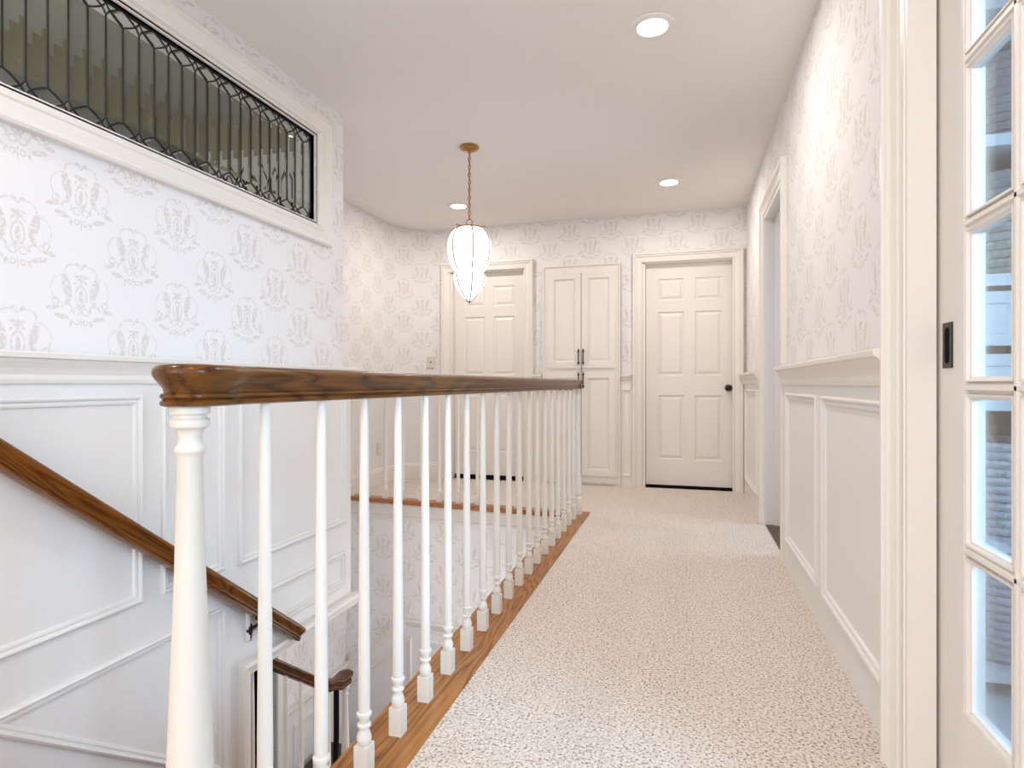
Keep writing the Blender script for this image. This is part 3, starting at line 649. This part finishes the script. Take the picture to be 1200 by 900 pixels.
link('newel_post', nm, rl); link('newel_post', newel_mesh(0.916, 0.78, mat=BALU), rl, loc=(0, YN1-YN0, 0))
SPC = 0.1768
for k in range(19): link('baluster', bm_, rl, loc=(0, 0.925-YN0+k*SPC, 0))
# cross railing
def yb_line(x): return 4.335+(-0.742-x)*(0.125/2.03)
r2 = thing('cross_railing', 'far white balustrade crossing behind the long railing, between stairwell and doors', 'railing', (XA, yb_line(XA)+0.0, 0))
bm2 = balu_mesh(0.917, seg=10)
hr2 = MB(); x0_, x1_ = XA, XB
rail_path(hr2, [(0, 0, RT-0.012), (x1_-x0_-0.05, yb_line(x1_-0.05)-yb_line(x0_), RT-0.012)], [0.018, 0.018]); hr2.obj('handrail', RAILX, r2, True)
for k in range(12):
    x = -2.705+k*0.165; 
    if x < XB-0.08: link('baluster', bm2, r2, loc=(x-x0_, yb_line(x)-yb_line(x0_), 0))
# sloping wall handrail
whr = thing('wall_handrail', 'sloping oak handrail bracketed to the left stair wall', 'handrail', (-1.84, 0.55, 1.255))
hy0, hy1 = 0.55, 2.50; z0_ = 0.745+(1.21-hy0)*0.775
def wall_rail_z(y): return 0.740-(y-1.21)*0.775
m = MB(); d = Vector((0, 1, SL)).normalized(); up = Vector((0, -SL, 1)).normalized()*1.0; up = Vector((0, 0.775, 1)).normalized()
def wr_ring(y, shrink=0.0):
    c = Vector((0, y-0.55, wall_rail_z(y)-1.255)); sec = [(r-0.017-shrink, z+0.03) for r, z in RP]
    sec = [(r, z) for r, z in sec]
    return [c+Vector((1, 0, 0))*r+up*z for r, z in sec]+[c-Vector((1, 0, 0))*r+up*z for r, z in sec[::-1]]
rings = [wr_ring(y) for y in (0.55, 2.50, 2.525)]
# mitred return end: last ring leans inward
rings[-1] = [v*1 for v in wr_ring(2.55, 0.010)]
k = len(rings[0]); m.add([v for r in rings for v in r], [(i*k+q, i*k+(q+1) % k, (i+1)*k+(q+1) % k, (i+1)*k+q) for i in range(2) for q in range(k)]+[tuple(range(k))[::-1], tuple(2*k+q for q in range(k))])
m.obj('rail', RAILS, whr, True)
b = MB()
for yy in (2.27,):
    zc = wall_rail_z(yy)-1.255-0.045; c = Vector((0, yy-0.55, zc))
    b.tube([c+Vector((0, 0.02, 0.016)), c+Vector((0, -0.03, 0.028))], [0.012, 0.012], 8)
    b.tube([c+Vector((0, 0, 0.015)), c+Vector((-0.01, -0.005, -0.01)), c+Vector((-0.035, -0.012, -0.030)), c+Vector((-0.058, -0.015, -0.035))], 0.008, 8)
    b.tube([c+Vector((-0.060, -0.015, -0.005)), c+Vector((-0.054, -0.015, -0.02)), c+Vector((-0.052, -0.015, -0.04)), c+Vector((-0.054, -0.015, -0.065)), c+Vector((-0.058, -0.015, -0.085))], [0.008, 0.014, 0.017, 0.012, 0.015], 10)
b.obj('bracket', BRONZE, whr, True, label='dark bronze bracket')
# lower stair railing
XN, YN = -1.955, 3.15
lrn = thing('lower_railing', 'short dark-railed white balustrade at the foot of the stairs under the left wall', 'railing', (XN, YN, -1.73))
def lz(y): return -0.655-(y-2.83)*0.735
m = MB(); LRP = [(r-0.014, z) for r, z in RP]
def lp(y, dz=0): return (0, y-YN, lz(y)+1.73+dz)
pts = [lp(2.28), lp(2.5), lp(2.7), lp(2.9), lp(2.96, 0.006), lp(3.01, 0.03), (0.0, -0.08, 0.944), (0, 0.0, 0.945)]
rail_path(m, pts, [0.018]*5+[0.015, 0.010, 0.004]); m.lathe([(r-0.004, z) for r, z in RP]+[(0.0, 0.004)], (0, 0.0, 0.945), 24)
DK = wood('dark_oak_rail', (0, 1, -0.6), (0.11, 0.038, 0.012), (0.03, 0.010, 0.004))
m.obj('handrail', DK, lrn, True)
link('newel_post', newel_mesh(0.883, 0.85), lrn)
for yy in (2.345, 2.468, 2.594, 2.721, 2.848, 2.974):
    h = lz(yy)+1.73-0.05; lo = -0.02+(YN-yy)*0.77
    link('baluster', balu_mesh(h-lo if h-lo > 0.7 else 0.7), lrn, loc=(0, yy-YN, lo))
mb = MB(); mb.tube([(-0.10, 0.06, 0.83), (-0.10, 0.06, 0.5), (-0.105, 0.055, 0.30), (-0.125, 0.03, 0.17)], [0.017, 0.017, 0.015, 0.004], 8); mb.obj('dark_standin', DARK, lrn, True, label='slim black stand-in for an unidentified dark shape behind the newel')  # added stand-in for a dark shape that was not identified

# ================================================================== stairs
stairs = thing('staircase', 'stairs descending beside the left wall below the railing', 'staircase', (-1.36, 0.93, 0)); stairs['kind'] = 'structure'
for k in range(9):
    y = 0.98-0.93+k*0.25; z = -(k+1)*0.1925
    MB().box(-0.535, y-0.03, z-0.03, 0.535, y+0.25, z).obj('tread', NOSEX, stairs)
    MB().box(-0.535, y-0.01, z, 0.535, y+0.01, z+0.1625).obj('riser', TRIM, stairs)
MB().box(-0.59, 0.98-0.93+2.25, -1.98, 0.55, 3.38, -1.925).obj('landing', NOSEX, stairs)
for k in range(3): MB().box(-1.40+(2-k)*0.27-0.0, 2.35, -2.5, -0.59-k*0, 3.45, -1.925-0.19*(k+1)).obj('tread', NOSEX, stairs) if k == 0 else MB().box(-0.86-k*0.27, 2.35, -2.5, -0.59-k*0.27, 3.45, -1.925-0.19*(k+1)).obj('tread', NOSEX, stairs)

# ================================================================== pendant
PX, PY = -1.352, 3.668
pd = thing('pendant_lantern', 'lit white two-lobed glass lantern hanging on a brass chain over the stairwell', 'lamp', (PX, PY, CEIL))
MB().lathe([(0.0, 0), (0.062, 0), (0.066, -0.006), (0.060, -0.016), (0.040, -0.026), (0.012, -0.032), (0.010, -0.044), (0.0, -0.046)], seg=32).obj('canopy', BRASS, pd, True)
ch = MB(); zt_, zb_ = -0.044, -0.478; nl = 17; st_ = (zt_-zb_)/nl
for k in range(nl):
    zc = zt_-(k+0.5)*st_; pts = []
    for q in range(12):
        a = 2*PI*q/12; u_, v_ = 0.008*math.cos(a), 0.0165*math.sin(a)
        pts.append((u_ if k % 2 else 0, 0 if k % 2 else u_, zc+v_))
    ch.tube(pts, 0.0030, 6, True)
ch.tube([(0.003*math.cos(k), 0.003*math.sin(k), zt_-(zt_-zb_)*k/30) for k in range(31)], 0.002, 5)
ch.obj('chain', BRASS, pd, True)
rg = MB(); rg.tube([(0.020*math.cos(2*PI*q/20), 0, -0.498+0.020*math.sin(2*PI*q/20)) for q in range(20)], 0.003, 6, True)
rg.lathe([(0.0, -0.518), (0.010, -0.518), (0.012, -0.524), (0.05, -0.530), (0.085, -0.534), (0.088, -0.542), (0.0, -0.542)], seg=24)
for q in range(6):
    a = q*PI/3; c, s = math.cos(a), math.sin(a)
    rg.tube([(0.06*c, 0.06*s, -0.536), (0.098*c, 0.098*s, -0.530), (0.104*c, 0.104*s, -0.534)], 0.004, 6); rg.lathe([(0, -0.007), (0.007, -0.003), (0.007, 0.003), (0, 0.007)], (0.107*c, 0.107*s, -0.532), 8)
rg.obj('crown', BRASS, pd, True)
UP = [(0.070, -0.538), (0.098, -0.548), (0.122, -0.575), (0.139, -0.615), (0.1445, -0.66), (0.142, -0.70), (0.134, -0.745), (0.121, -0.780), (0.102, -0.812), (0.086, -0.826)]
LO = [(0.086, -0.826), (0.100, -0.836), (0.1065, -0.855), (0.102, -0.885), (0.090, -0.918), (0.072, -0.950), (0.048, -0.982), (0.022, -1.008), (0.003, -1.022)]
def lobed(prof, nlob=6, seg=60):
    m = MB(); vs = []
    for r, z in prof:
        for i in range(seg):
            a = 2*PI*i/seg; puff = 1-0.055*(1-abs(math.sin(nlob*a/2+0.0))**0.6); vs.append((r*puff*math.cos(a), r*puff*math.sin(a), z))
    m.add(vs, [(j*seg+i, j*seg+(i+1) % seg, (j+1)*seg+(i+1) % seg, (j+1)*seg+i) for j in range(len(prof)-1) for i in range(seg)]); return m
lobed(UP+LO[1:]).obj('glass_shade', LAMPGLASS, pd, True)
ribs = MB()
for q in range(6):
    a = 2*PI*q/6
    ribs.tube([(r*0.972*math.cos(a), r*0.972*math.sin(a), z) for r, z in UP+LO[1:]], 0.0048, 6)
ribs.lathe([(0.0, -1.035), (0.006, -1.022), (0.010, -1.010), (0.004, -1.004)], seg=12)
ribs.obj('rib', paint('rib_metal', (0.30, 0.26, 0.22), 0.4, 0, 60, 0.5, 0.6), pd, True)

# downlights
lab = ['large recessed ceiling downlight nearest the camera', 'recessed ceiling downlight near the right-hand door', 'recessed ceiling downlight behind the pendant chain',
       'added unseen downlight above the near hall floor', 'added unseen downlight above the stair head', 'added unseen downlight behind the camera']
for i, (x, y) in enumerate(CANS):
    t = thing('downlight', lab[i], 'ceiling light', (x, y, CEIL), 'recessed ceiling downlights')
    MB().lathe([(0.062, -0.001), (0.066, -0.010), (0.092, -0.007), (0.098, -0.001)], seg=40).obj('trim_ring', CEILM if i != 9 else TRIM, t, True)
    MB().lathe([(0.0, -0.002), (0.064, -0.002), (0.064, -0.009), (0.0, -0.012)], seg=32).obj('lens', CANGLOW, t, True)

# switch plate and outlet on the curved wall
def plate(name, label, cat, loc, rz, slots):
    t = thing(name, label, cat, loc, rotz=rz)
    MB().terrace([(-0.036, -0.058), (0.036, -0.058), (0.036, 0.058), (-0.036, 0.058)], [(0, 0), (0, 0.004), (0.004, 0.007)], lambda a, b, h: (a, -h, b)).obj('plate', PLATE, t)
    s = MB()
    if slots:
        for dz in (-0.022, 0.022): MB().terrace([(-0.015, dz-0.014), (0.015, dz-0.014), (0.015, dz+0.014), (-0.015, dz+0.014)], [(0, 0.005), (0, 0.009), (0.003, 0.010)], lambda a, b, h: (a, -h, b)).obj('socket', TRIM, t)
    else:
        s.box(-0.005, -0.016, -0.006, 0.005, -0.006, 0.010); s.obj('toggle', BRONZE, t)
ip = 7; pa, pb = arc[10], arc[9]
def arc_at(i, f): return (arc[i][0]*(1-f)+arc[i+1][0]*f, arc[i][1]*(1-f)+arc[i+1][1]*f)
q = arc_at(9, 0.3); plate('light_switch', 'small beige light switch beside the left door casing', 'switch', (q[0]+0.004, q[1]-0.008, 1.17), math.atan2(arc[10][1]-arc[9][1], arc[10][0]-arc[9][0]), False)
plate('wall_outlet', 'small beige outlet low on the curved wall behind the cross railing', 'outlet', (XA+0.012, 5.02, 0.34), PI/2, True)

# ================================================================== linen shelving and baskets
SX0, SX1, SY = 0.805, 1.62, 2.10
LS = thing('linen_shelves', 'white open shelving unit with drawers behind the glazed door', 'shelving', ((SX0+SX1)/2, SY, 0))
lo_ = ((SX0+SX1)/2, SY, 0)
def sbox(m, x0, y0, z0, x1, y1, z1): return m.box(x0-lo_[0], y0-lo_[1], z0, x1-lo_[0], y1-lo_[1], z1)
m = MB(); sbox(m, SX0, SY, 0, SX0+0.030, SY+0.42, 2.3); sbox(m, SX1-0.06, SY, 0, SX1, SY+0.42, 2.3); sbox(m, SX0+0.008, SY-0.010, 0, SX0+0.018, SY, 2.3); m.obj('side_panel', CLOS, LS)
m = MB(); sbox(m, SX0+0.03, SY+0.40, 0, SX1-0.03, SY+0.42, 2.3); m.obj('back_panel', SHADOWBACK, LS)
for z in (2.09, 1.68, 1.262, 0.895, 0.464, 0.074):
    m = MB(); tk = 0.05 if z == 0.895 else 0.035; sbox(m, SX0+0.03, SY+0.004, z-tk/2, SX1-0.06, SY+0.40, z+tk/2); m.obj('shelf', CLOS, LS)
for (z0, z1) in ((1.065, 1.228), (0.925, 1.040)):
    m = MB(); m.terrace(rect(SX0+0.034-lo_[0], z0, SX1-0.064-lo_[0], z1), [(0, 0.0), (0, 0.01), (0.035, 0.01), (0.038, 0.004), (0.045, 0.004)], lambda a, b, h: (a, 0.02-h, b)); dr = m.obj('drawer', CLOS, LS)
    m = MB(); m.box(-0.06, -0.010, z0+0.5*(z1-z0)-0.005, 0.06, 0.0, z0+0.5*(z1-z0)+0.005); m.obj('handle', TRIM, dr)
def basket(loc, h, rx, ry, col, label, rows=9):
    t = thing('rope_basket', label, 'basket', loc, 'rope baskets on the linen shelves')
    m = MB(); dz = h/rows
    for k in range(rows):
        z = dz*(k+0.5); f = 0.90+0.10*math.sin(min(1, (k+0.8)/rows*1.6)*PI/2); seg = 120; pts = []; rr = []
        for q in range(seg):
            a = 2*PI*q/seg; c, s = math.cos(a), math.sin(a); n_ = 2.6
            r = (abs(c)**n_+abs(s)**n_)**(-1/n_); pts.append((rx*f*r*c, ry*f*r*s, z)); rr.append(dz*(0.60 if (q+k) % 2 else 0.44))
        m.tube(pts, rr, 6, True)
    m.obj('woven_body', rope('rope_'+str(round(loc[2], 2)), col), t, True)
    m = MB(); m.prism([(rx*0.8*math.cos(2*PI*q/24), ry*0.8*math.sin(2*PI*q/24)) for q in range(24)], 0.0, 0.012); m.obj('base', rope('rope_base', col), t)
    return t
bx, by = 1.045, SY+0.205
basket((bx, by, 1.70), 0.262, 0.19, 0.17, (0.33, 0.31, 0.33), 'grey braided rope basket on the top visible linen shelf', 10)
basket((bx, by, 1.282), 0.32, 0.19, 0.17, (0.33, 0.36, 0.35), 'tall green-grey braided rope basket above the drawers', 12)
basket((bx, by, 0.484), 0.285, 0.19, 0.17, (0.50, 0.52, 0.58), 'pale blue-grey braided rope basket just below the drawers', 11)
basket((bx, by, 0.094), 0.285, 0.19, 0.17, (0.46, 0.48, 0.55), 'pale braided rope basket on the lowest linen shelf', 11)

# bench form standing in for an unidentified dark shape
bn = thing('bench', 'dark bench form standing in for an unidentified shape by the lower hall wall, glimpsed between balusters', 'bench', (-2.53, 3.85, -2.5))
MB().box(-0.17, -0.30, 0.565, 0.17, 0.26, 0.62).obj('seat', DARKWOOD, bn)
for sx in (-0.14, 0.14):
    for sy in (-0.26, 0.22): MB().box(sx-0.02, sy-0.02, 0, sx+0.02, sy+0.02, 0.565).obj('leg', DARKWOOD, bn)
